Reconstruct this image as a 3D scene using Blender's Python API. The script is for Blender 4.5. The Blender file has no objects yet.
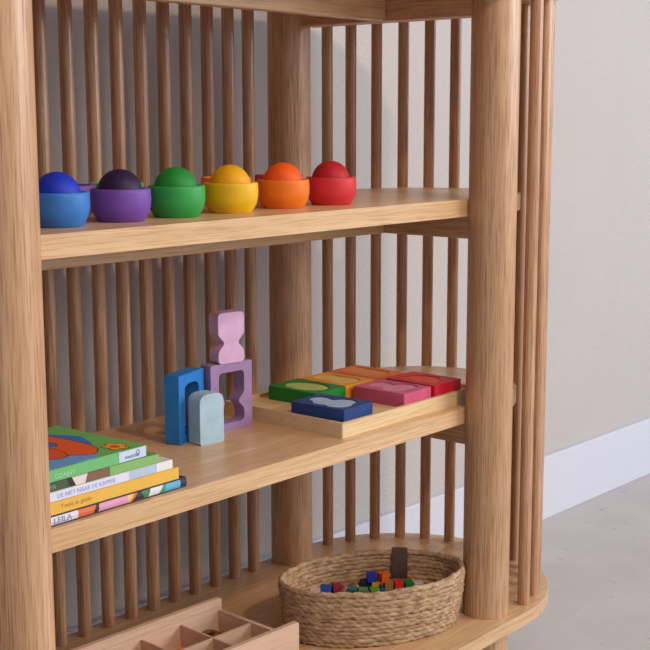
import bpy, bmesh, math, random
from mathutils import Vector, Matrix
random.seed(7)
S = bpy.context.scene
COL = S.collection
PI = math.pi

# ------------------------------------------------------------------ helpers
def link(o, parent=None):
    COL.objects.link(o)
    if parent is not None:
        o.parent = parent
    return o

def tag(o, label, cat, group=None):
    o['label'] = label
    o['category'] = cat
    if group:
        o['group'] = group
    return o

def empty(name, loc, rotz=0.0):
    o = bpy.data.objects.new(name, None)
    o.empty_display_size = 0.02
    o.location = loc
    o.rotation_euler = (0, 0, rotz)
    return link(o)

def obj(name, bm, mats, parent=None, loc=(0, 0, 0), rotz=0.0, smooth=None, bevel=None, seg=2):
    me = bpy.data.meshes.new(name)
    bmesh.ops.recalc_face_normals(bm, faces=bm.faces[:])
    bm.to_mesh(me)
    bm.free()
    if not isinstance(mats, (list, tuple)):
        mats = [mats]
    for m in mats:
        me.materials.append(m)
    o = bpy.data.objects.new(name, me)
    o.location = loc
    o.rotation_euler = (0, 0, rotz)
    link(o, parent)
    if smooth is not None:
        for p in me.polygons:
            p.use_smooth = True
        me.set_sharp_from_angle(angle=math.radians(smooth))
    if bevel:
        b = o.modifiers.new('edge', 'BEVEL')
        b.width = bevel
        b.segments = seg
        b.limit_method = 'ANGLE'
        b.angle_limit = math.radians(35)
        b.harden_normals = False
    return o

def add_box(bm, x0, x1, y0, y1, z0, z1, mi=0):
    v = [bm.verts.new(p) for p in ((x0, y0, z0), (x1, y0, z0), (x1, y1, z0), (x0, y1, z0),
                                   (x0, y0, z1), (x1, y0, z1), (x1, y1, z1), (x0, y1, z1))]
    for q in ((3, 2, 1, 0), (4, 5, 6, 7), (0, 1, 5, 4), (1, 2, 6, 5), (2, 3, 7, 6), (3, 0, 4, 7)):
        f = bm.faces.new([v[i] for i in q])
        f.material_index = mi
    return v

def box(*a):
    bm = bmesh.new()
    add_box(bm, *a)
    return bm

def add_prism(bm, outer, holes=(), z0=0.0, z1=0.01, mi=0):
    loops = [outer] + list(holes)
    for z in (z0, z1):
        edges = []
        vs = []
        for lp in loops:
            v = [bm.verts.new((p[0], p[1], z)) for p in lp]
            vs.append(v)
            for i in range(len(v)):
                edges.append(bm.edges.new((v[i], v[(i + 1) % len(v)])))
        r = bmesh.ops.triangle_fill(bm, use_beauty=True, use_dissolve=False, edges=edges)
        for g in r['geom']:
            if isinstance(g, bmesh.types.BMFace):
                g.material_index = mi
        if z == z0:
            low = vs
    for a, b in zip(low, vs):
        n = len(a)
        for i in range(n):
            j = (i + 1) % n
            f = bm.faces.new((a[i], a[j], b[j], b[i]))
            f.material_index = mi

def prism(outer, holes=(), z0=0.0, z1=0.01):
    bm = bmesh.new()
    add_prism(bm, outer, holes, z0, z1)
    return bm

def add_lathe(bm, prof, n=40, cx=0.0, cy=0.0):
    rings = []
    for r, z in prof:
        if r < 1e-6:
            rings.append([bm.verts.new((cx, cy, z))])
        else:
            rings.append([bm.verts.new((cx + r * math.cos(2 * PI * k / n), cy + r * math.sin(2 * PI * k / n), z)) for k in range(n)])
    for a, b in zip(rings[:-1], rings[1:]):
        for k in range(n):
            l = (k + 1) % n
            if len(a) == 1 and len(b) == 1:
                continue
            if len(a) == 1:
                bm.faces.new((a[0], b[l], b[k]))
            elif len(b) == 1:
                bm.faces.new((a[k], a[l], b[0]))
            else:
                bm.faces.new((a[k], a[l], b[l], b[k]))

def lathe(prof, n=40):
    bm = bmesh.new()
    add_lathe(bm, prof, n)
    return bm

def rrect(x0, x1, y0, y1, r, n=6):
    pts = []
    for cx, cy, a0 in ((x1 - r, y0 + r, -90), (x1 - r, y1 - r, 0), (x0 + r, y1 - r, 90), (x0 + r, y0 + r, 180)):
        for k in range(n + 1):
            a = math.radians(a0 + 90 * k / n)
            pts.append((cx + r * math.cos(a), cy + r * math.sin(a)))
    return pts

def ellipse(cx, cy, a, b, n=36, rot=0.0):
    out = []
    for k in range(n):
        t = 2 * PI * k / n
        x, y = a * math.cos(t), b * math.sin(t)
        out.append((cx + x * math.cos(rot) - y * math.sin(rot), cy + x * math.sin(rot) + y * math.cos(rot)))
    return out

def stadium(xl, xr, yc, r, n=40):
    pts = []
    for k in range(n + 1):
        a = -PI / 2 + PI * k / n
        pts.append((xr + r * math.cos(a), yc + r * math.sin(a)))
    for k in range(n + 1):
        a = PI / 2 + PI * k / n
        pts.append((xl + r * math.cos(a), yc + r * math.sin(a)))
    return pts

def polar(fn, n=60):
    return [(fn(2 * PI * k / n) * math.cos(2 * PI * k / n), fn(2 * PI * k / n) * math.sin(2 * PI * k / n)) for k in range(n)]

def scaled(pts, s, cx=0.0, cy=0.0):
    return [(cx + (x - cx) * s, cy + (y - cy) * s) for x, y in pts]

# ------------------------------------------------------------------ materials
def lin(c):
    def f(v):
        v /= 255.0
        return v / 12.92 if v <= 0.04045 else ((v + 0.055) / 1.055) ** 2.4
    return (f(c[0]), f(c[1]), f(c[2]), 1.0)

def base_mat(name, rough=0.5, spec=0.5):
    m = bpy.data.materials.new(name)
    m.use_nodes = True
    nt = m.node_tree
    b = nt.nodes['Principled BSDF']
    b.inputs['Roughness'].default_value = rough
    b.inputs['Specular IOR Level'].default_value = spec
    return m, nt, b

def plain(name, rgb, rough=0.5, spec=0.5, mottling=0.08, scale=60.0):
    """an even colour with a faint procedural mottling"""
    m, nt, b = base_mat(name, rough, spec)
    N, L = nt.nodes, nt.links
    tc = N.new('ShaderNodeTexCoord')
    no = N.new('ShaderNodeTexNoise')
    no.inputs['Scale'].default_value = scale
    no.inputs['Detail'].default_value = 4
    L.new(tc.outputs['Object'], no.inputs['Vector'])
    r = N.new('ShaderNodeValToRGB')
    c = lin(rgb)
    r.color_ramp.elements[0].position = 0.3
    r.color_ramp.elements[1].position = 0.7
    r.color_ramp.elements[0].color = tuple(v * (1 - mottling) for v in c[:3]) + (1,)
    r.color_ramp.elements[1].color = tuple(min(1, v * (1 + mottling)) for v in c[:3]) + (1,)
    L.new(no.outputs['Fac'], r.inputs['Fac'])
    L.new(r.outputs['Color'], b.inputs['Base Color'])
    return m

def wood(name, axis, light, dark, pore, rough=0.42, fine=1.0, spec=0.5, rings=1.0):
    """oak-like wood with the grain along one object axis"""
    m, nt, b = base_mat(name, rough, spec)
    N, L = nt.nodes, nt.links
    tc = N.new('ShaderNodeTexCoord')
    oi = N.new('ShaderNodeObjectInfo')
    off = N.new('ShaderNodeVectorMath')
    off.operation = 'MULTIPLY_ADD'
    cmb = N.new('ShaderNodeCombineXYZ')
    for k in ('X', 'Y', 'Z'):
        L.new(oi.outputs['Random'], cmb.inputs[k])
    L.new(cmb.outputs[0], off.inputs[0])
    off.inputs[1].default_value = (3.1, 5.7, 7.3)
    L.new(tc.outputs['Object'], off.inputs[2])

    def mapped(cross, along):
        mp = N.new('ShaderNodeMapping')
        s = [cross] * 3
        s['XYZ'.index(axis)] = along
        mp.inputs['Scale'].default_value = s
        L.new(off.outputs[0], mp.inputs['Vector'])
        return mp.outputs[0]

    def noise(vec, scale, detail=3, rough_=0.55, dist=0.0):
        n = N.new('ShaderNodeTexNoise')
        n.inputs['Scale'].default_value = scale
        n.inputs['Detail'].default_value = detail
        n.inputs['Roughness'].default_value = rough_
        n.inputs['Distortion'].default_value = dist
        L.new(vec, n.inputs['Vector'])
        return n.outputs['Fac']

    def ramp(fac, stops):
        r = N.new('ShaderNodeValToRGB')
        e = r.color_ramp.elements
        e[0].position, e[0].color = stops[0]
        e[1].position, e[1].color = stops[-1]
        for p, c in stops[1:-1]:
            q = e.new(p)
            q.color = c
        L.new(fac, r.inputs['Fac'])
        return r.outputs['Color']

    def mix(fac, a, c, mode='MIX'):
        x = N.new('ShaderNodeMix')
        x.data_type = 'RGBA'
        x.blend_type = mode
        if isinstance(fac, float):
            x.inputs[0].default_value = fac
        else:
            L.new(fac, x.inputs[0])
        for sock, val in ((x.inputs[6], a), (x.inputs[7], c)):
            if isinstance(val, tuple):
                sock.default_value = val
            else:
                L.new(val, sock)
        return x.outputs[2]

    lo, dk, po = lin(light), lin(dark), lin(pore)
    broad = noise(mapped(34 * fine, 1.6), 1.0, 2, 0.5, 0.3)
    base = ramp(broad, [(0.3, dk), (0.7, lo)])
    # cathedral growth rings
    w = N.new('ShaderNodeTexWave')
    w.wave_type = 'RINGS'
    w.rings_direction = axis
    w.inputs['Scale'].default_value = 26 * fine
    w.inputs['Distortion'].default_value = 5.0
    w.inputs['Detail'].default_value = 2.0
    w.inputs['Detail Scale'].default_value = 0.9
    L.new(mapped(1.0, 0.09), w.inputs['Vector'])
    ring = ramp(w.outputs['Fac'], [(0.0, (0, 0, 0, 1)), (0.75, (0.15, 0.15, 0.15, 1)), (1.0, (1, 1, 1, 1))])
    rg = N.new('ShaderNodeMath')
    rg.operation = 'MULTIPLY'
    L.new(ring, rg.inputs[0])
    rg.inputs[1].default_value = 0.75 * rings
    base = mix(rg.outputs[0], base, dk)
    # fine straight pores
    pf = noise(mapped(520 * fine, 16.0), 1.0, 2, 0.6)
    pm = ramp(pf, [(0.46, (0, 0, 0, 1)), (0.70, (1, 1, 1, 1))])
    pg = N.new('ShaderNodeMath')
    pg.operation = 'MULTIPLY'
    L.new(pm, pg.inputs[0])
    pg.inputs[1].default_value = 0.95
    base = mix(pg.outputs[0], base, po)
    hs = N.new('ShaderNodeHueSaturation')
    vr = N.new('ShaderNodeMapRange')
    vr.inputs['To Min'].default_value = 0.88
    vr.inputs['To Max'].default_value = 1.08
    L.new(oi.outputs['Random'], vr.inputs['Value'])
    L.new(vr.outputs[0], hs.inputs['Value'])
    L.new(base, hs.inputs['Color'])
    L.new(hs.outputs['Color'], b.inputs['Base Color'])
    bp = N.new('ShaderNodeBump')
    bp.inputs['Strength'].default_value = 0.06
    bp.inputs['Distance'].default_value = 0.001
    L.new(pf, bp.inputs['Height'])
    L.new(bp.outputs['Normal'], b.inputs['Normal'])
    return m

OAK = dict(light=(218, 178, 139), dark=(194, 150, 110), pore=(162, 116, 79))
BRD = dict(light=(228, 190, 148), dark=(210, 168, 120), pore=(192, 148, 102))
oak_x = wood('oak_along_x', 'X', rough=0.33, **BRD)
oak_y = wood('oak_along_y', 'Y', **OAK)
oak_z = wood('oak_along_z', 'Z', rough=0.33, **OAK)
oak_rod = wood('oak_rod', 'Z', light=(210, 168, 132), dark=(182, 134, 98), pore=(152, 104, 72), rough=0.30, fine=1.2)
pale_x = wood('pale_tray_wood', 'X', light=(240, 212, 164), dark=(228, 194, 144), pore=(210, 172, 120), rough=0.5, fine=1.2)
lime_x = wood('limewood_x', 'X', light=(226, 193, 168), dark=(215, 180, 154), pore=(200, 164, 138), rough=0.55, fine=1.3, rings=.5)
lime_y = wood('limewood_y', 'Y', light=(226, 193, 168), dark=(215, 180, 154), pore=(200, 164, 138), rough=0.55, fine=1.3, rings=.5)

def paint(name, rgb, rough=0.5):
    """stained beech: colour with a faint grain"""
    d = tuple(v * 0.9 for v in rgb)
    m = plain(name, rgb, rough, 0.35, 0.10, 45)
    return m

def wall_mat():
    m, nt, b = base_mat('cream_plaster', 0.9, 0.2)
    N, L = nt.nodes, nt.links
    tc = N.new('ShaderNodeTexCoord')
    n1 = N.new('ShaderNodeTexNoise')
    n1.inputs['Scale'].default_value = 3.0
    n1.inputs['Detail'].default_value = 3
    L.new(tc.outputs['Object'], n1.inputs['Vector'])
    r = N.new('ShaderNodeValToRGB')
    r.color_ramp.elements[0].color = lin((190, 181, 176))
    r.color_ramp.elements[1].color = lin((197, 188, 183))
    L.new(n1.outputs['Fac'], r.inputs['Fac'])
    L.new(r.outputs['Color'], b.inputs['Base Color'])
    n2 = N.new('ShaderNodeTexNoise')
    n2.inputs['Scale'].default_value = 230
    n2.inputs['Detail'].default_value = 2.5
    n2.inputs['Roughness'].default_value = 0.5
    L.new(tc.outputs['Object'], n2.inputs['Vector'])
    bp = N.new('ShaderNodeBump')
    bp.inputs['Strength'].default_value = 0.55
    bp.inputs['Distance'].default_value = 0.0025
    L.new(n2.outputs['Fac'], bp.inputs['Height'])
    L.new(bp.outputs['Normal'], b.inputs['Normal'])
    return m

def floor_mat():
    m, nt, b = base_mat('polished_concrete', 0.5, 0.4)
    N, L = nt.nodes, nt.links
    tc = N.new('ShaderNodeTexCoord')
    n1 = N.new('ShaderNodeTexNoise')
    n1.inputs['Scale'].default_value = 5.0
    n1.inputs['Detail'].default_value = 6
    n1.inputs['Roughness'].default_value = 0.6
    L.new(tc.outputs['Object'], n1.inputs['Vector'])
    r = N.new('ShaderNodeValToRGB')
    r.color_ramp.elements[0].position = 0.3
    r.color_ramp.elements[1].position = 0.7
    r.color_ramp.elements[0].color = lin((184, 176, 170))
    r.color_ramp.elements[1].color = lin((198, 190, 184))
    L.new(n1.outputs['Fac'], r.inputs['Fac'])
    n2 = N.new('ShaderNodeTexNoise')
    n2.inputs['Scale'].default_value = 34
    n2.inputs['Detail'].default_value = 3
    L.new(tc.outputs['Object'], n2.inputs['Vector'])
    r2 = N.new('ShaderNodeValToRGB')
    r2.color_ramp.elements[0].position = 0.66
    r2.color_ramp.elements[1].position = 0.76
    r2.color_ramp.elements[0].color = (0, 0, 0, 1)
    r2.color_ramp.elements[1].color = (0.5, 0.5, 0.5, 1)
    L.new(n2.outputs['Fac'], r2.inputs['Fac'])
    x = N.new('ShaderNodeMix')
    x.data_type = 'RGBA'
    L.new(r2.outputs['Color'], x.inputs[0])
    L.new(r.outputs['Color'], x.inputs[6])
    x.inputs[7].default_value = lin((140, 128, 118))
    L.new(x.outputs[2], b.inputs['Base Color'])
    rr = N.new('ShaderNodeMapRange')
    rr.inputs['To Min'].default_value = 0.38
    rr.inputs['To Max'].default_value = 0.6
    L.new(n1.outputs['Fac'], rr.inputs['Value'])
    L.new(rr.outputs[0], b.inputs['Roughness'])
    return m

def rope_mat():
    m, nt, b = base_mat('seagrass_rope', 0.85, 0.2)
    N, L = nt.nodes, nt.links
    tc = N.new('ShaderNodeTexCoord')
    mp = N.new('ShaderNodeMapping')
    mp.inputs['Scale'].default_value = (70, 70, 190)
    L.new(tc.outputs['Object'], mp.inputs['Vector'])
    n = N.new('ShaderNodeTexNoise')
    n.inputs['Scale'].default_value = 1.0
    n.inputs['Detail'].default_value = 5
    n.inputs['Roughness'].default_value = 0.65
    L.new(mp.outputs[0], n.inputs['Vector'])
    r = N.new('ShaderNodeValToRGB')
    e = r.color_ramp.elements
    e[0].position, e[0].color = 0.30, lin((132, 102, 78))
    e[1].position, e[1].color = 0.74, lin((220, 190, 154))
    q = e.new(0.52)
    q.color = lin((184, 152, 118))
    L.new(n.outputs['Fac'], r.inputs['Fac'])
    L.new(r.outputs['Color'], b.inputs['Base Color'])
    n2 = N.new('ShaderNodeTexNoise')
    n2.inputs['Scale'].default_value = 600
    n2.inputs['Detail'].default_value = 3
    L.new(tc.outputs['Object'], n2.inputs['Vector'])
    bp = N.new('ShaderNodeBump')
    bp.inputs['Strength'].default_value = 0.5
    bp.inputs['Distance'].default_value = 0.001
    L.new(n2.outputs['Fac'], bp.inputs['Height'])
    L.new(bp.outputs['Normal'], b.inputs['Normal'])
    return m

# ------------------------------------------------------------------ setting
FLOOR_Z = -0.184
def structure(o):
    o['kind'] = 'structure'
    return o

structure(obj('floor', box(-3.0, 4.5, -3.0, 0.80, FLOOR_Z - 0.05, FLOOR_Z), floor_mat()))
WA = math.atan(-0.0155)
structure(obj('wall_back', box(-3.2, 4.8, 0.0, 0.12, FLOOR_Z, 2.5), wall_mat(), loc=(0, 0.492, 0), rotz=WA))
structure(obj('baseboard_back', box(-3.2, 4.8, -0.012, 0.0, FLOOR_Z, -0.0325), plain('white_baseboard', (212, 211, 219), 0.45, 0.4, 0.01),
              loc=(0, 0.492, 0), rotz=WA, bevel=0.002))

# ------------------------------------------------------------------ the shelf unit
Z1, Z2, T = 0.6291, 0.3212, 0.0254
ZTOP = 0.924
PX, BX, BY = -0.851, -0.0125, 0.385
YC = 0.183
shelf = empty('toy_shelf', (-0.425, 0.19, FLOOR_Z))
tag(shelf, 'open oak toy shelf with round posts, rounded ends and a back of upright rods', 'shelf')
SO = Vector((0.425, -0.19, -FLOOR_Z))

def spart(name, bm, m, loc, **k):
    return obj(name, bm, m, shelf, loc=Vector(loc) + SO, **k)

def board(name, xl, xr, yc, r, z0, z1, bev):
    xm = (xl + xr) / 2
    bm = prism(stadium(xl - xm, xr - xm, 0, r), (), 0, z1 - z0)
    return spart(name, bm, oak_x, (xm, yc, z0), smooth=40, bevel=bev, seg=3)

board('base_board', -0.889, 0.0385, YC, 0.2335, -0.020, 0.0, 0.004)
board('shelf_board', -0.923, 0.072, 0.1748, 0.1502, Z2 - T, Z2, 0.003)
board('shelf_board', -0.923, 0.072, 0.1748, 0.1502, Z1 - T, Z1, 0.003)
board('top_board', -0.889, 0.038, YC, 0.232, ZTOP, ZTOP + T, 0.004)

def cyl(r, z0, z1, n=40):
    return lathe([(0, z0), (r, z0), (r, z1), (0, z1)], n)

for x, y in ((0, 0), (BX, BY), (PX, 0), (PX - 0.005, BY)):
    spart('post', cyl(0.035, 0, ZTOP - FLOOR_Z, 64), oak_z, (x, y, FLOOR_Z), smooth=40)

rods = [(-0.095 - 0.0447 * k, 0.397) for k in range(15)]
angs = [75.4 - 12.15 * k - (2.4 if 7 <= k <= 9 else 0.0) + (1.0 - 0.35 * k if k < 3 else 0.0) for k in range(14)]
ring = [(0.038 + 0.212 * math.cos(math.radians(a)), YC + 0.212 * math.sin(math.radians(a))) for a in angs]
rods += ring + [(-0.851 - x, y) for x, y in ring]
for x, y in rods:
    spart('rod', cyl(0.0098 if y > 0.396 else 0.0094, 0, ZTOP, 20), oak_rod, (x, y, 0), smooth=40)

for zb, zt in ((0.2615, Z2 - T), (0.5705, Z1 - T), (0.889, ZTOP)):
    spart('stretcher', box(-0.4055, 0.4055, 0, 0.02, 0, zt - zb), oak_x, (-0.4255, 0.183, zb), bevel=0.0015)
    for x in (0.0, PX):
        spart('cross_rail', box(-0.02, 0.02, -0.165, 0.165, 0, zt - zb), oak_y, (x, 0.192, zb), bevel=0.0015)

# ------------------------------------------------------------------ bowls and balls
def bowl_mesh():
    R, RB, H = 0.0345, 0.0268, 0.0372
    prof = [(0, 0), (RB - 0.001, 0), (RB, 0.0010)]
    for t, q in ((0.08, 0.22), (0.17, 0.45), (0.27, 0.67), (0.37, 0.83), (0.47, 0.93), (0.57, 0.98), (0.68, 1.0), (0.80, 0.995), (0.90, 0.97)):
        prof.append((RB + (R - RB) * q, 0.001 + (H - 0.002) * t))
    prof += [(R - 0.0006, H - 0.0007), (R - 0.0016, H), (0.0292, H), (0.0282, H - 0.0008)]
    ri, zc = 0.0280, H - 0.0012
    for k in range(1, 10):
        a = PI / 2 * k / 9
        prof.append((ri * math.cos(a) if k < 9 else 0.0, zc - ri * math.sin(a)))
    return lathe(prof, 56)

def ball_mesh(r=0.0258):
    n = 20
    return lathe([(r * math.sin(PI * k / n) if 0 < k < n else 0.0, r - r * math.cos(PI * k / n)) for k in range(n + 1)], 40)

bowls = [  # name, bowl colour, ball colour, x, y
    ('light blue', (58, 122, 200), 'deep blue', (22, 52, 190), -0.705, 0.0975, 0),
    ('violet', (118, 76, 168), 'dark plum', (40, 24, 62), -0.6128, 0.1015, 0),
    ('green', (52, 160, 74), 'darker green', (30, 138, 52), -0.5265, 0.1015, 0),
    ('yellow', (232, 184, 22), 'golden yellow', (236, 166, 10), -0.4325, 0.1035, 0),
    ('orange', (238, 122, 22), 'deep orange', (240, 92, 14), -0.3300, 0.1080, 0),
    ('red', (212, 52, 58), 'dark red', (184, 28, 36), -0.2375, 0.104, 0),
]
NEXT = ['leftmost, behind the near post', 'between light blue and green', 'between violet and yellow',
        'between green and orange', 'between yellow and red', 'at the right end of the row']
for i, (cn, c, bn, bc, x, y, _) in enumerate(bowls):
    o = obj('bowl', bowl_mesh(), paint('stain_' + cn.replace(' ', '_'), c, 0.5), loc=(x - 0.0035, y, Z1), smooth=50)
    tag(o, 'small %s wooden bowl on the upper shelf, %s' % (cn, NEXT[i]), 'bowl', 'rainbow bowls in the front row')
    dx = (-0.003, 0.0, -0.003, -0.003, -0.003, -0.001)[i]
    o = obj('ball', ball_mesh(), paint('stain_ball_' + bn.replace(' ', '_'), bc, 0.55), loc=(x - 0.0045, y, Z1 + 0.0075), smooth=60)
    tag(o, '%s wooden ball sitting in the %s bowl' % (bn, cn), 'ball', 'rainbow balls')
for cn, c, x, near in (('violet', (118, 76, 168), -0.604, 'behind the light blue one'),
                       ('green', (92, 168, 84), -0.527, 'peeking out behind the violet one'),
                       ('orange', (240, 128, 30), -0.333, 'peeking out behind the yellow ball'),
                       ('red', (204, 50, 66), -0.227, 'peeking out behind the orange one')):
    o = obj('bowl', bowl_mesh(), paint('stain_back_' + cn, c, 0.5), loc=(x, 0.213, Z1), smooth=50)
    tag(o, 'empty %s wooden bowl in the second row, %s' % (cn, near), 'bowl', 'rainbow bowls in the back row')

# ------------------------------------------------------------------ standing shape blocks (middle shelf)
FW, FH, FD = 0.068, 0.092, 0.022

def upright(name, outer, holes, depth, mat, loc, rotz, bev=0.0013):
    """prism drawn in width x height and stood up: front face towards -y"""
    bm = prism(outer, holes, 0, depth)
    for v in bm.verts:
        x, y, z = v.co
        v.co = (x, z, y)
    return obj(name, bm, mat, loc=loc, rotz=rotz, smooth=35, bevel=bev)

def arch_loop(w, z0, h, r0=0.003):
    """rounded bottom corners, broad arched top with soft shoulders"""
    pts = []
    hw = w / 2
    sh, rise = 0.0095, 0.0050
    for k in range(6):
        a = -PI / 2 + PI / 2 * k / 5
        pts.append((hw - r0 + r0 * math.cos(a), z0 + r0 + r0 * math.sin(a)))
    for k in range(21):
        a = PI * k / 20
        c, q = math.cos(a), math.sin(a)
        x = hw * math.copysign(abs(c) ** 0.62, c)
        pts.append((x, z0 + h - (sh + rise) + (sh + rise) * q ** 0.70))
    for k in range(6):
        a = PI / 2 * (1 - k / 5)
        pts.append((-hw + r0 - r0 * math.sin(a), z0 + r0 - r0 * math.cos(a)))
    return pts

def hourglass_loop(w, z0, h, pinch=0.47, wmin=0.40):
    """rounded upper body, pinched waist below the middle, rounded lower body"""
    hw = w / 2
    prof = []
    r = 0.006
    for k in range(6):
        a = -PI / 2 + PI / 2 * k / 5
        prof.append((hw - r + r * math.cos(a), r + r * math.sin(a)))
    keys = [(0.18, 1.0), (0.25, 0.95), (0.31, 0.80), (0.36, 0.62), (0.40, 0.56), (0.44, 0.60), (0.50, 0.78), (0.55, 0.93), (0.60, 1.0), (0.70, 1.0)]
    for t, s in keys:
        prof.append((hw * s, h * t))
    for k in range(6):
        a = PI / 2 * k / 5
        prof.append((hw - r + r * math.cos(a), h - r + r * math.sin(a)))
    pts = [(x, z0 + z) for x, z in prof]
    pts += [(-x, z0 + z) for x, z in reversed(prof)]
    return pts

o = upright('frame_block', rrect(-FW / 2, FW / 2, 0, FH, 0.002, 3), [arch_loop(0.0395, 0.0115, 0.067)], FD,
            paint('stain_sky_blue', (40, 128, 208), 0.5), (-0.4265, 0.190, Z2), math.radians(17))
tag(o, 'bright blue standing wooden frame block with an arched hole', 'toy block')
o = upright('arch_block', arch_loop(0.0400, 0, 0.0675), [], 0.0250, paint('stain_ice_blue', (172, 202, 214), 0.5),
            (-0.4240, 0.1550, Z2), math.radians(-6))
tag(o, 'pale grey blue arch shaped wooden block standing before the blue frame block', 'toy block')
o = upright('frame_block', rrect(-FW / 2 - .003, FW / 2 + .003, 0, 0.0945, 0.002, 3), [hourglass_loop(0.045, 0.011, 0.071)], 0.021,
            paint('stain_lilac', (160, 130, 172), 0.5), (-0.3540, 0.1870, Z2), math.radians(-5))
tag(o, 'purple standing wooden frame block with an hourglass hole', 'toy block')
o = upright('hourglass_block', hourglass_loop(0.0430, 0, 0.070), [], 0.0220, paint('stain_pale_pink', (218, 178, 212), 0.5),
            (-0.3555, 0.1850, Z2 + 0.0945), math.radians(-10))
tag(o, 'pale pink hourglass shaped block balanced on top of the purple frame block', 'toy block')

# ------------------------------------------------------------------ puzzle tray
TX0, TX1, TY0, TY1 = -0.2935, 0.030, 0.0405, 0.262
tray = empty('puzzle_tray', ((TX0 + TX1) / 2, (TY0 + TY1) / 2, Z2))
tag(tray, 'shallow pale wooden tray holding six coloured puzzle blocks on the middle shelf', 'tray')
hx, hy = (TX1 - TX0) / 2, (TY1 - TY0) / 2
obj('tray_bottom', box(-hx + 0.0055, hx - 0.0055, -hy + 0.0055, hy - 0.0055, 0.0, 0.0160), pale_x, tray)
obj('rim', prism(rrect(-hx, hx, -hy, hy, 0.002, 3), [rrect(-hx + 0.0055, hx - 0.0055, -hy + 0.0055, hy - 0.0055, 0.001, 2)], 0, 0.0208), pale_x, tray, bevel=0.0008)

def lobes(pts, n=72, ox=0.0, oy=0.0):
    """outline of overlapping discs, star-shaped about the origin"""
    out = []
    for k in range(n):
        a = 2 * PI * k / n
        dx, dy = math.cos(a), math.sin(a)
        best = 0.0
        for cx, cy, r in pts:
            bq = dx * cx + dy * cy
            disc = bq * bq - (cx * cx + cy * cy - r * r)
            if disc > 0:
                best = max(best, bq + math.sqrt(disc))
        out.append((ox + best * dx, oy + best * dy))
    return out

BW, BL = 0.068, 0.092
shapes = {
    'oval': ellipse(0, 0, 0.0235, 0.033, 44),
    'cloud': lobes([(-0.008, -0.017, 0.0165), (-0.004, 0.006, 0.0175), (0.004, 0.022, 0.014), (0.008, -0.012, 0.017)]),
    'peanut': lobes([(0.0, 0.017, 0.019), (0.0, -0.014, 0.0205), (0.006, 0.0, 0.014)]),
    'slab': rrect(-0.021, 0.021, -0.031, 0.031, 0.010, 6),
    'clover': lobes([(0.0, 0.019, 0.0165), (-0.009, -0.010, 0.0165), (0.010, -0.013, 0.0165), (0, 0, 0.014)]),
    'half disc': [(-0.019, -0.031)] + [(-0.019 + 0.040 * math.cos(a), 0.031 * math.sin(a)) for a in [math.radians(-84 + 168 * k / 24) for k in range(25)]] + [(-0.019, 0.031)],
}
blocks = [  # cx, cy, rot, name, colour, inset colour name, colour, shape, place
    (-0.2510, 0.0945, 3.0, 'navy blue', (32, 62, 122), 'pale blue', (168, 190, 216), 'cloud', 'at the near left tray corner'),
    (-0.1935, 0.1910, 1.0, 'green', (22, 128, 44), 'pale green', (180, 198, 110), 'oval', 'behind the navy blue one'),
    (-0.1235, 0.1920, 0.0, 'yellow orange', (240, 160, 40), 'pale yellow', (236, 200, 110), 'peanut', 'between green and orange ones'),
    (-0.0520, 0.1940, 0.0, 'orange', (226, 118, 40), 'light orange', (232, 146, 66), 'slab', 'at the back of the tray'),
    (-0.1155, 0.0930, 1.0, 'pink', (206, 88, 122), 'rose', (222, 140, 160), 'clover', 'beside the red one'),
    (-0.0385, 0.0930, 0.0, 'red', (210, 32, 52), 'orange red', (238, 84, 44), 'half disc', 'next to the right front post'),
]
for cx, cy, rot, n, c, n2, c2, sh, where in blocks:
    hole = [(x * 1.10, y * 1.12) for x, y in shapes[sh]]
    o = obj('puzzle_block', prism(rrect(-BW / 2, BW / 2, -BL / 2, BL / 2, 0.002, 3), [hole], 0, 0.0200), paint('stain_puzzle_' + n.replace(' ', '_'), c, 0.48),
            loc=(cx, cy, Z2 + 0.0161), rotz=math.radians(rot), smooth=35, bevel=0.001)
    tag(o, '%s flat puzzle block with %s cut-out, %s' % (n, sh, where), 'puzzle block', 'puzzle blocks in the tray')
    o = obj('puzzle_inset', prism(scaled(hole, 0.965), (), 0, 0.0188), paint('stain_inset_' + n2.replace(' ', '_'), c2, 0.5),
            loc=(cx, cy, Z2 + 0.0161), rotz=math.radians(rot), smooth=35, bevel=0.0008)
    tag(o, '%s %s wooden piece fitted into the %s puzzle block' % (n2, sh, n), 'puzzle piece', 'puzzle pieces set into the blocks')

# ------------------------------------------------------------------ picture books
_mc = {}
def ink(rgb, rough=0.4):
    if rgb not in _mc:
        _mc[rgb] = plain('print_%d_%d_%d' % rgb, rgb, rough, 0.45, 0.03, 80)
    return _mc[rgb]
paper = ink((238, 234, 224), 0.8)

def text_mesh(name, s, size, mat, parent, loc, stretch=1.0, depth=0.0002):
    cu = bpy.data.curves.new(name, 'FONT')
    cu.body = s
    cu.size = size
    cu.extrude = depth
    cu.resolution_u = 3
    cu.align_x = 'LEFT'
    t = bpy.data.objects.new(name, cu)
    COL.objects.link(t)
    bpy.context.view_layer.update()
    me = bpy.data.meshes.new_from_object(t.evaluated_get(bpy.context.evaluated_depsgraph_get()))
    me.name = name
    bpy.data.objects.remove(t)
    bpy.data.curves.remove(cu)
    me.materials.clear()
    me.materials.append(mat)
    o = bpy.data.objects.new(name, me)
    o.location = loc
    o.rotation_euler = (PI / 2, 0, 0)
    o.scale = (stretch, 1, 1)
    return link(o, parent)

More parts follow.
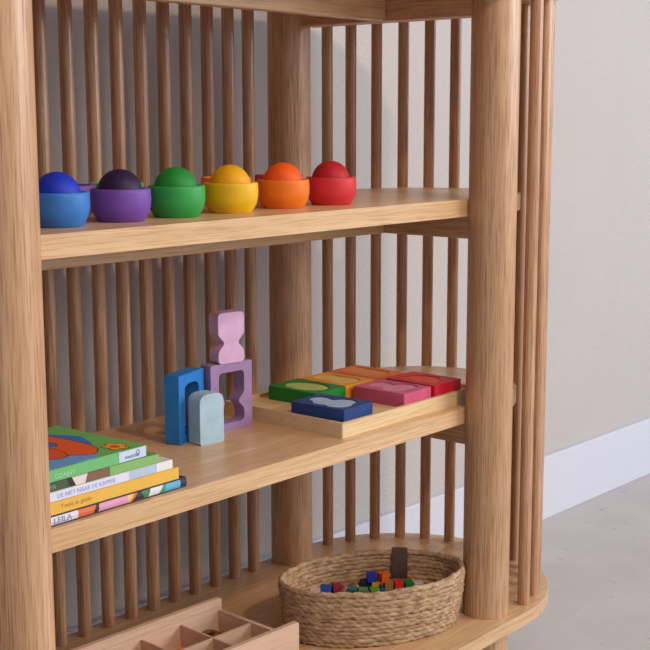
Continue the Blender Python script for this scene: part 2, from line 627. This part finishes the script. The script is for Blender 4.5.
def book(x1, y0, z0, length, depth, th, rotz, cover, spine, label, rounded=False):
    """lying flat, spine towards -y; origin at the front right bottom corner.
    spine: list of (distance from the right end, colour, slant) running leftwards"""
    t = empty('picture_book', (x1, y0, z0), rotz)
    tag(t, label, 'book', 'picture books stacked on the middle shelf')
    c = 0.0016
    bm = bmesh.new()
    add_box(bm, -length, 0, 0.0008, depth, 0, c)
    add_box(bm, -length, 0, 0.0008, depth, th - c, th)
    obj('cover', bm, ink(cover), t, bevel=0.0004)
    obj('pages', box(-length + 0.003, -0.003, 0.0016, depth - 0.003, c, th - c), paper, t)
    # printed spine, subdivided along its length into colour fields
    bm = bmesh.new()
    mats = []
    pos = [0.0] + [s[0] for s in spine]
    prof = [(0.0016, 0.0), (0.0, 0.0006), (0.0, th - 0.0006), (0.0016, th)]
    if rounded:
        prof = [(0.0026, 0.0), (0.0006, th * .2), (0.0, th * .5), (0.0006, th * .8), (0.0026, th)]
    cols = []
    for i, p in enumerate(pos):
        sl = spine[i - 1][2] if i > 0 else 0.0
        cols.append([bm.verts.new((-p + sl * (z / th - 0.5), y, z)) for y, z in prof])
    for i, s in enumerate(spine):
        m = ink(s[1])
        if m not in mats:
            mats.append(m)
        for k in range(len(prof) - 1):
            f = bm.faces.new((cols[i + 1][k], cols[i][k], cols[i][k + 1], cols[i + 1][k + 1]))
            f.material_index = mats.index(m)
    r = bmesh.ops.extrude_face_region(bm, geom=bm.faces[:])
    for v in [g for g in r['geom'] if isinstance(g, bmesh.types.BMVert)]:
        v.co.y += 0.0009
    obj('spine', bm, mats, t)
    return t

LEN = 0.236
b1 = book(-0.5860, 0.0335, Z2, 0.238, 0.200, 0.0120, math.radians(0.7), (40, 40, 52),
          [(0.010, (44, 46, 70), 0), (0.033, (96, 178, 214), .004), (0.040, (70, 150, 110), .010), (0.058, (226, 222, 226), .006), (0.068, (60, 130, 84), -.006),
           (0.080, (58, 44, 42), .012), (0.084, (212, 108, 74), .008), (0.090, (236, 196, 96), 0), (0.132, (226, 158, 186), .002), (0.138, (60, 48, 48), .006),
           (0.161, (226, 112, 66), 0), (0.236, (226, 222, 232), 0), (0.238, (226, 222, 232), 0)],
          'bottom picture book of the stack, multicoloured patchwork spine with white title panel', True)
text_mesh('title', 'LEILA', 0.0082, ink((150, 150, 178)), b1, (-0.194, -0.0001, 0.0032), 1.25)
b2 = book(-0.5985, 0.0335, Z2 + 0.0122, 0.226, 0.190, 0.0142, math.radians(0.7), (232, 178, 66), [(0.226, (236, 184, 74), 0)],
          'mustard yellow picture book, second from the bottom of the stack')
text_mesh('title', 'Twist in gezin', 0.0066, ink((184, 136, 62)), b2, (-0.1715, -0.0001, 0.0056), 1.15)
b3 = book(-0.6080, 0.0335, Z2 + 0.0266, 0.214, 0.190, 0.0108, math.radians(0.7), (226, 224, 218),
          [(0.024, (236, 234, 226), 0), (0.066, (184, 200, 218), 0), (0.214, (226, 226, 240), 0)],
          'white picture book with blue spine lettering in the middle of the stack')
text_mesh('title', 'DE NIET NAAR DE KAPPER', 0.0070, ink((160, 170, 222)), b3, (-0.166, -0.0001, 0.0030), 0.96)
b4 = book(-0.6290, 0.0335, Z2 + 0.0376, 0.188, 0.185, 0.0108, math.radians(0.7), (112, 156, 82),
          [(0.072, (138, 184, 104), 0), (0.074, (90, 110, 60), 0), (0.105, (134, 96, 78), .004), (0.122, (226, 216, 208), -.006), (0.130, (44, 42, 40), -.004), (0.188, (70, 92, 62), 0)],
          'green picture book with brown and white animal print spine, second from the top')
text_mesh('title', 'BOER', 0.0060, ink((150, 166, 130)), b4, (-0.164, -0.0001, 0.0030), 1.2)
YT = 0.034
XT = -0.6465
ZT = Z2 + 0.0486
b5 = book(XT, YT, ZT, 0.182, 0.152, 0.0134, math.radians(2.0), (110, 180, 92), [(0.182, (112, 188, 116), 0)],
          'topmost picture book of the stack, green cover with big orange creature and flower')
text_mesh('title', 'CONNY', 0.0070, ink((180, 220, 176)), b5, (-0.132, -0.0001, 0.0030), 1.1)
lb = obj('spine_label', box(-0.0415, -0.0015, -0.0004, 0.0, 0.0010, 0.0126), ink((204, 216, 240)), b5)
lb['label'] = 'pale blue paper label with grey green lettering'
text_mesh('publisher_mark', 'memo', 0.0066, ink((120, 140, 132)), lb, (-0.0335, -0.0006, 0.0036), 1.3)
bm = bmesh.new()
add_prism(bm, ellipse(-0.0135, 0.0078, 0.0030, 0.0034, 20), [ellipse(-0.0135, 0.0078, 0.0020, 0.0024, 16)], 0, 0.0003)
add_prism(bm, rrect(-0.0139, -0.0131, 0.0030, 0.0080, 0.0002, 2), (), 0, 0.0003)
for v in bm.verts:
    v.co = (v.co.x, -0.0006 + v.co.z * 0.8, v.co.y)
obj('emblem', bm, ink((120, 140, 132)), lb)

# printed picture on the cover: flat inks on the top board
def ring_poly(pts, w):
    n = len(pts)
    cx = sum(p[0] for p in pts) / n
    cy = sum(p[1] for p in pts) / n
    out = []
    for i in range(n):
        a, b = pts[i - 1], pts[(i + 1) % n]
        tx, ty = b[0] - a[0], b[1] - a[1]
        l = math.hypot(tx, ty) or 1
        nx, ny = ty / l, -tx / l
        if nx * (pts[i][0] - cx) + ny * (pts[i][1] - cy) < 0:
            nx, ny = -nx, -ny
        out.append((pts[i][0] + nx * w, pts[i][1] + ny * w))
    return out

def smooth_loop(pts, sub=5):
    n = len(pts)
    out = []
    for i in range(n):
        p0, p1, p2, p3 = (pts[(i + k - 1) % n] for k in range(4))
        for s in range(sub):
            t = s / sub
            out.append(tuple(0.5 * (2 * p1[d] + (p2[d] - p0[d]) * t + (2 * p0[d] - 5 * p1[d] + 4 * p2[d] - p3[d]) * t * t + (3 * p1[d] - p0[d] - 3 * p2[d] + p3[d]) * t ** 3) for d in (0, 1)))
    return out

def art(layers):
    bm = bmesh.new()
    mats = []
    for rgb, z, pts in layers:
        m = ink(rgb)
        if m not in mats:
            mats.append(m)
        add_prism(bm, [(max(-0.178, min(0, x - XT)), max(0.0005, min(0.1515, y - YT))) for x, y in pts], (), 0.0134, 0.0134 + z, mats.index(m))
    return bm, mats

dark = (40, 34, 40)
sea_low = [(-0.828, 0.036), (-0.790, 0.0365), (-0.745, 0.0365), (-0.718, 0.0345), (-0.7115, 0.042), (-0.714, 0.062), (-0.720, 0.085), (-0.740, 0.10), (-0.770, 0.12), (-0.828, 0.13)]
sea_up = smooth_loop([(-0.700, 0.188), (-0.679, 0.150), (-0.667, 0.124), (-0.673, 0.104), (-0.681, 0.086), (-0.692, 0.080), (-0.705, 0.110), (-0.73, 0.16), (-0.76, 0.186)], 4)
body = smooth_loop([(-0.6915, 0.156), (-0.6870, 0.1326), (-0.6862, 0.1069), (-0.6863, 0.0894), (-0.6881, 0.0744), (-0.6948, 0.0611), (-0.7052, 0.0527), (-0.715, 0.0522),
                    (-0.7226, 0.0596), (-0.7305, 0.0666), (-0.745, 0.085), (-0.752, 0.115), (-0.735, 0.150), (-0.712, 0.168)], 4)
lobe = smooth_loop([(-0.726, 0.1068), (-0.7241, 0.0961), (-0.7255, 0.0836), (-0.7311, 0.069), (-0.7399, 0.0632), (-0.7474, 0.0642), (-0.760, 0.073), (-0.772, 0.090), (-0.762, 0.112), (-0.742, 0.116)], 4)
eye = smooth_loop([(-0.7104, 0.131), (-0.7068, 0.1227), (-0.7084, 0.1141), (-0.7148, 0.108), (-0.7219, 0.1121), (-0.722, 0.126)], 4)
flower = [(-0.6735 + (0.0118 + 0.0022 * math.cos(5 * a)) * math.cos(a), 0.0555 + (0.0150 + 0.0028 * math.cos(5 * a)) * math.sin(a)) for a in [2 * PI * k / 50 for k in range(50)]]
heart = ellipse(-0.6745, 0.0555, 0.0055, 0.0070, 20)
bm, mats = art([((110, 160, 214), 0.00015, sea_low), ((52, 112, 190), 0.00018, sea_up),
                (dark, 0.00022, ring_poly(body, 0.0014)), ((232, 92, 36), 0.00028, body),
                (dark, 0.00032, ring_poly(lobe, 0.0014)), ((226, 84, 40), 0.00038, lobe),
                (dark, 0.00032, ring_poly(eye, 0.0012)), ((64, 108, 190), 0.00038, eye),
                (dark, 0.00022, ring_poly(flower, 0.0012)), ((240, 140, 42), 0.00028, flower), ((244, 176, 66), 0.00031, scaled(flower, 0.72, -0.6735, 0.0555)), ((216, 70, 28), 0.00034, heart)])
cp = obj('cover_picture', bm, mats, b5)
cp['label'] = 'printed cover picture of an orange creature, blue water and an orange flower'

# ------------------------------------------------------------------ rope basket with little blocks
BCX, BCY, BRZ, BH = -0.150, 0.1005, -0.52, 0.0838
BA, BB = 0.1445, 0.0900
basket = empty('rope_basket', (BCX, BCY, 0.0), BRZ)
tag(basket, 'low oval basket of coiled seagrass rope with small coloured blocks inside', 'basket')
rope = rope_mat()

def wall_ab(t):
    s = 0.925 + 0.075 * math.sin(min(1, t * 1.05) * PI / 2)
    return BA * s, BB * s

def coil(bm, t, z, rr, nseg=230, nph=12, strands=2, twist=30, phase=0.0):
    a, b = wall_ab(t)
    a -= rr + 0.0006 * math.sin(phase * 2.3)
    b -= rr + 0.0006 * math.sin(phase * 2.3)
    rings = []
    for k in range(nseg):
        th = 2 * PI * k / nseg
        px, py = a * math.cos(th), b * math.sin(th)
        nx, ny = b * math.cos(th), a * math.sin(th)
        l = math.hypot(nx, ny)
        nx, ny = nx / l, ny / l
        rnd = 1 + 0.05 * math.sin(th * 23 + phase * 3) + 0.04 * math.sin(th * 57 + phase * 5)
        row = []
        for q in range(nph):
            ph = 2 * PI * q / nph
            w = abs(math.cos((twist * th + ph * strands / 2.0 * 1.0 + phase)))
            r = rr * rnd * (0.72 + 0.38 * w)
            row.append(bm.verts.new((px + nx * r * math.cos(ph), py + ny * r * math.cos(ph), z + 0.0009 * math.sin(th * 9 + phase * 2) + 0.0006 * math.sin(th * 31 + phase * 3) + 1.1 * r * math.sin(ph))))
        rings.append(row)
    for k in range(nseg):
        A, B = rings[k], rings[(k + 1) % nseg]
        for q in range(nph):
            p = (q + 1) % nph
            bm.faces.new((A[q], A[p], B[p], B[q]))

bm = bmesh.new()
NR = 13
rr = 0.0043
for i in range(NR):
    z = 0.0045 + i * (BH - 0.0045 - 0.0045) / (NR - 1)
    coil(bm, z / BH, z, rr, phase=i * 1.9)
obj('rope_wall', bm, rope, basket, smooth=60)
bm = bmesh.new()
a0, b0 = wall_ab(0)
for i, s in enumerate((0.93, 0.84, 0.75, 0.66, 0.57, 0.48, 0.39, 0.30, 0.21, 0.12)):
    pass
add_prism(bm, ellipse(0, 0, a0 - 0.005, b0 - 0.005, 60), (), 0.001, 0.0310)
obj('rope_bottom', bm, rope, basket)
# leather loop folded over the far rim
lea = plain('dark_leather', (92, 74, 64), 0.6, 0.4, 0.12, 120)
wx, wy = -0.0655 - BCX + 0.055, 0.0
def strap(th, width=0.027):
    a, b = wall_ab(1.0)
    bm = bmesh.new()
    prof = [(0.0008, BH * 0.50), (0.0014, BH * 0.9), (0.0012, BH - 0.0010), (-0.0036, BH + 0.0012), (-0.0092, BH - 0.0010), (-0.0100, BH * 0.9), (-0.0132, BH * 0.72), (-0.0118, BH * 0.50)]
    c, s = math.cos(th), math.sin(th)
    p = Vector((a * c, b * s, 0))
    n = Vector((b * c, a * s, 0)).normalized()
    tg = Vector((-n.y, n.x, 0))
    th_ = 0.0022
    rows = []
    for i, (d, z) in enumerate(prof):
        j, k = max(0, i - 1), min(len(prof) - 1, i + 1)
        dd, dz = prof[k][0] - prof[j][0], prof[k][1] - prof[j][1]
        l = math.hypot(dd, dz)
        ox, oz = dz / l * th_, -dd / l * th_
        wv = width / 2
        row = []
        for sgn, e in ((-1, 0), (1, 0), (1, 1), (-1, 1)):
            q = p + n * (d + ox * e) + tg * (sgn * wv)
            row.append(bm.verts.new((q.x, q.y, z + oz * e)))
        rows.append(row)
    for A, B in zip(rows[:-1], rows[1:]):
        for k in range(4):
            l = (k + 1) % 4
            bm.faces.new((A[k], A[l], B[l], B[k]))
    bm.faces.new(rows[0])
    bm.faces.new(rows[-1][::-1])
    return bm
h = obj('handle', strap(math.radians(58.5), 0.024), lea, basket, smooth=50, bevel=0.0006)
h['label'] = 'dark leather tab folded over the basket rim'

def cube_bm(s):
    return box(-s / 2, s / 2, -s / 2, s / 2, 0, s)
def wedge_bm(s):
    bm = bmesh.new()
    add_prism(bm, [(-s * .62, 0), (s * .62, 0), (0, s * .9)], (), -s / 2, s / 2)
    for v in bm.verts:
        v.co = (v.co.x, v.co.z, v.co.y)
    return bm
ZB = 0.0312
CS = 0.0137
bits = [  # name, shape, colour, x, y, layer, rot, place
    ('pale pink', 'wedge', (206, 170, 162), -0.1815, 0.1867, 0, 40, 'at the left end of the pile'),
    ('blue', 'wedge', (46, 92, 190), -0.1600, 0.1828, 0, 20, 'near the left end of the pile'),
    ('wine red', 'cube', (150, 46, 72), -0.1474, 0.1724, 0, -35, 'behind the pink wedge'),
    ('rose pink', 'wedge', (222, 150, 164), -0.1461, 0.1575, 0, -40, 'before the wine red cube'),
    ('teal', 'cube', (40, 118, 130), -0.1447, 0.1432, 0, 15, 'beside the rose pink wedge'),
    ('cream', 'wedge', (206, 180, 150), -0.1270, 0.1504, 0, -40, 'left of the navy cube'),
    ('grass green', 'cube', (96, 140, 76), -0.1370, 0.1295, 0, 35, 'at the front beside the teal cube'),
    ('navy', 'cube', (28, 52, 78), -0.1072, 0.1482, 0, -38, 'under the royal blue cube'),
    ('royal blue', 'cube', (36, 58, 176), -0.1045, 0.1390, 1, -40, 'on top of the pile'),
    ('orange', 'cube', (226, 94, 24), -0.0932, 0.1254, 1, -15, 'on top of the pile'),
    ('golden yellow', 'cube', (240, 178, 26), -0.0995, 0.1352, 0, -40, 'under the royal blue cube'),
    ('lime green', 'cube', (100, 158, 46), -0.1249, 0.1168, 0, -40, 'at the front of the pile'),
    ('steel blue', 'wedge', (36, 98, 140), -0.1089, 0.1163, 0, -38, 'in front of the golden yellow cube'),
    ('plain tan', 'cube', (168, 128, 72), -0.0867, 0.1201, 0, -40, 'under the orange cube'),
    ('bright red', 'cube', (232, 52, 44), -0.0774, 0.1080, 0, -38, 'right of the plain tan cube'),
    ('yellow', 'wedge', (240, 186, 70), -0.0522, 0.1031, 0, -40, 'at the right end of the pile'),
    ('emerald green', 'cube', (22, 142, 60), -0.0678, 0.0961, 0, -30, 'right of the bright red cube'),
    ('off white', 'cube', (212, 206, 200), -0.0605, 0.0833, 0, -40, 'at the right end of the pile'),
]
for n, sh, c, x, y, lay, rot, where in bits:
    s = CS
    bm = cube_bm(s) if sh == 'cube' else wedge_bm(s * 1.15)
    o = obj('toy_cube' if sh == 'cube' else 'toy_wedge', bm, paint('stain_bit_' + n.replace(' ', '_'), c, 0.5), loc=(x, y, ZB + lay * (CS + 0.0002)), rotz=math.radians(rot), bevel=0.0005)
    tag(o, 'tiny %s wooden %s in the rope basket, %s' % (n, sh, where), 'toy block', 'little blocks in the rope basket')

# ------------------------------------------------------------------ compartment box
ux = math.radians(-2.6)
cbox = empty('compartment_box', (-0.3160, 0.1000, 0.0), ux)
tag(cbox, 'plain limewood sorting box with thin dividers on the bottom shelf', 'box')
LB, DB = 0.312, 0.155
HW, HS = 0.055, 0.038
def rounded_wall(y0, y1, x1=0.0):
    bm = prism(rrect(-LB, x1, 0, HW, 0.0035, 4), (), y0, y1)
    for v in bm.verts:
        v.co = (v.co.x, v.co.z, v.co.y)
    return bm
obj('front_wall', rounded_wall(0, 0.008), lime_x, cbox, smooth=40, bevel=0.0006)
bw = rounded_wall(DB - 0.008, DB, -0.0105)
obj('back_wall', bw, lime_x, cbox, smooth=40, bevel=0.0006)
obj('lid_groove', box(-LB + 0.004, -0.0180, DB - 0.0095, DB - 0.0078, 0.043, 0.0445), lime_x, cbox)
obj('box_bottom', box(-LB + 0.004, -0.0125, 0.0075, DB - 0.0075, 0.001, 0.005), lime_x, cbox)
obj('side_wall', box(-0.0178, -0.0110, 0.0078, DB - 0.0078, 0.001, HS), lime_y, cbox, bevel=0.0005)
obj('side_wall', box(-LB + 0.003, -LB + 0.010, 0.0078, DB - 0.0078, 0.001, HS), lime_y, cbox, bevel=0.0005)
obj('divider', box(-LB + 0.0105, -0.0180, 0.0775, 0.0805, 0.005, HS - 0.001), lime_x, cbox)
for k in range(1, 4):
    x = -0.0178 - k * (LB - 0.0283) / 4
    obj('divider', box(x - 0.0014, x + 0.0014, 0.0082, DB - 0.0082, 0.0051, HS - 0.0012), lime_y, cbox)
# little things in it
def ring_bm(R, r):
    n = 12
    prof = [(R + r * math.cos(2 * PI * k / n), r + r * math.sin(2 * PI * k / n)) for k in range(n + 1)]
    return lathe(prof, 28)
walnut = wood('brown_ring_wood', 'X', light=(150, 100, 62), dark=(112, 70, 42), pore=(80, 48, 30), rough=0.5, fine=2)
for i, (x, y, z, where) in enumerate(((-0.3740, 0.2330, 0.0, 'at the left in the far right compartment'), (-0.3500, 0.2330, 0.0, 'at the right in the far right compartment'),
                                      (-0.3620, 0.2290, 0.0075, 'lying across two others'))):
    o = obj('wooden_ring', ring_bm(0.0100, 0.0036), walnut, loc=(x, y, 0.0051 + z), smooth=60)
    tag(o, 'small brown wooden ring in the sorting box, %s' % where, 'ring', 'brown rings in the sorting box')
o = obj('toy_disc', lathe([(0, 0), (0.0125, 0), (0.0135, 0.001), (0.0135, 0.008), (0.0125, 0.009), (0, 0.009)], 32), paint('stain_disc_orange', (232, 138, 30), 0.5), loc=(-0.4200, 0.2200, 0.0052), smooth=40)
tag(o, 'orange wooden disc lying in the sorting box, left of the brown rings', 'toy disc')

# ------------------------------------------------------------------ camera
cam = bpy.data.cameras.new('camera')
cam.sensor_width = 36.0
cam.lens = 71.395
cam.clip_start = 0.01
co = bpy.data.objects.new('camera', cam)
Fw = Vector((0.75231236, 0.63976577, -0.15724464))
Rt = Vector((0.64758281, -0.7619925, -0.00198523))
Up = Vector((0.12108932, 0.10033541, 0.98755769))
M = Matrix(((Rt.x, Up.x, -Fw.x, -1.58831), (Rt.y, Up.y, -Fw.y, -1.03039), (Rt.z, Up.z, -Fw.z, 0.74289), (0, 0, 0, 1)))
co.matrix_world = M
COL.objects.link(co)
S.camera = co

# ------------------------------------------------------------------ light
w = bpy.data.worlds.new('world')
S.world = w
w.use_nodes = True
nt = w.node_tree
bg = nt.nodes['Background']
# a room lit from its window side: brighter to the front right, dim behind and to the left
tcw = nt.nodes.new('ShaderNodeTexCoord')
dotw = nt.nodes.new('ShaderNodeVectorMath')
dotw.operation = 'DOT_PRODUCT'
nt.links.new(tcw.outputs['Generated'], dotw.inputs[0])
dotw.inputs[1].default_value = Vector((0.12, -0.85, 0.50)).normalized()
rw = nt.nodes.new('ShaderNodeValToRGB')
rw.color_ramp.elements[0].position = 0.0
rw.color_ramp.elements[0].color = (0.07, 0.12, 0.26, 1)
rw.color_ramp.elements[1].position = 1.0
rw.color_ramp.elements[1].color = (0.72, 0.84, 1.0, 1)
mrw = nt.nodes.new('ShaderNodeMapRange')
mrw.inputs['From Min'].default_value = -1.0
mrw.inputs['From Max'].default_value = 1.0
nt.links.new(dotw.outputs['Value'], mrw.inputs['Value'])
nt.links.new(mrw.outputs[0], rw.inputs['Fac'])
nt.links.new(rw.outputs['Color'], bg.inputs['Color'])
bg.inputs['Strength'].default_value = 0.95

def area(name, loc, target, sx, sy, power, col):
    l = bpy.data.lights.new(name, 'AREA')
    l.shape = 'RECTANGLE'
    l.size, l.size_y = sx, sy
    l.energy = power
    l.color = col
    o = bpy.data.objects.new(name, l)
    o.location = loc
    d = Vector(target) - Vector(loc)
    o.rotation_euler = d.to_track_quat('-Z', 'Y').to_euler()
    COL.objects.link(o)
    return o
area('window_daylight', (1.7, -3.0, 1.5), (-0.1, 0.2, 0.4), 1.7, 1.1, 96, (0.97, 0.97, 0.97))
area('side_window', (3.4, -1.7, 1.4), (0.0, 0.2, 0.4), 1.4, 1.2, 36, (0.70, 0.83, 1.0))
area('ceiling_lamp', (-0.6, -2.2, 2.35), (-0.3, 0.3, 0.6), 0.2, 0.2, 38, (1.0, 0.70, 0.44))

S.view_settings.view_transform = 'Standard'
S.view_settings.look = 'None'
S.view_settings.gamma = 1.0
S.view_settings.exposure = -0.46
S.view_settings.use_curve_mapping = False
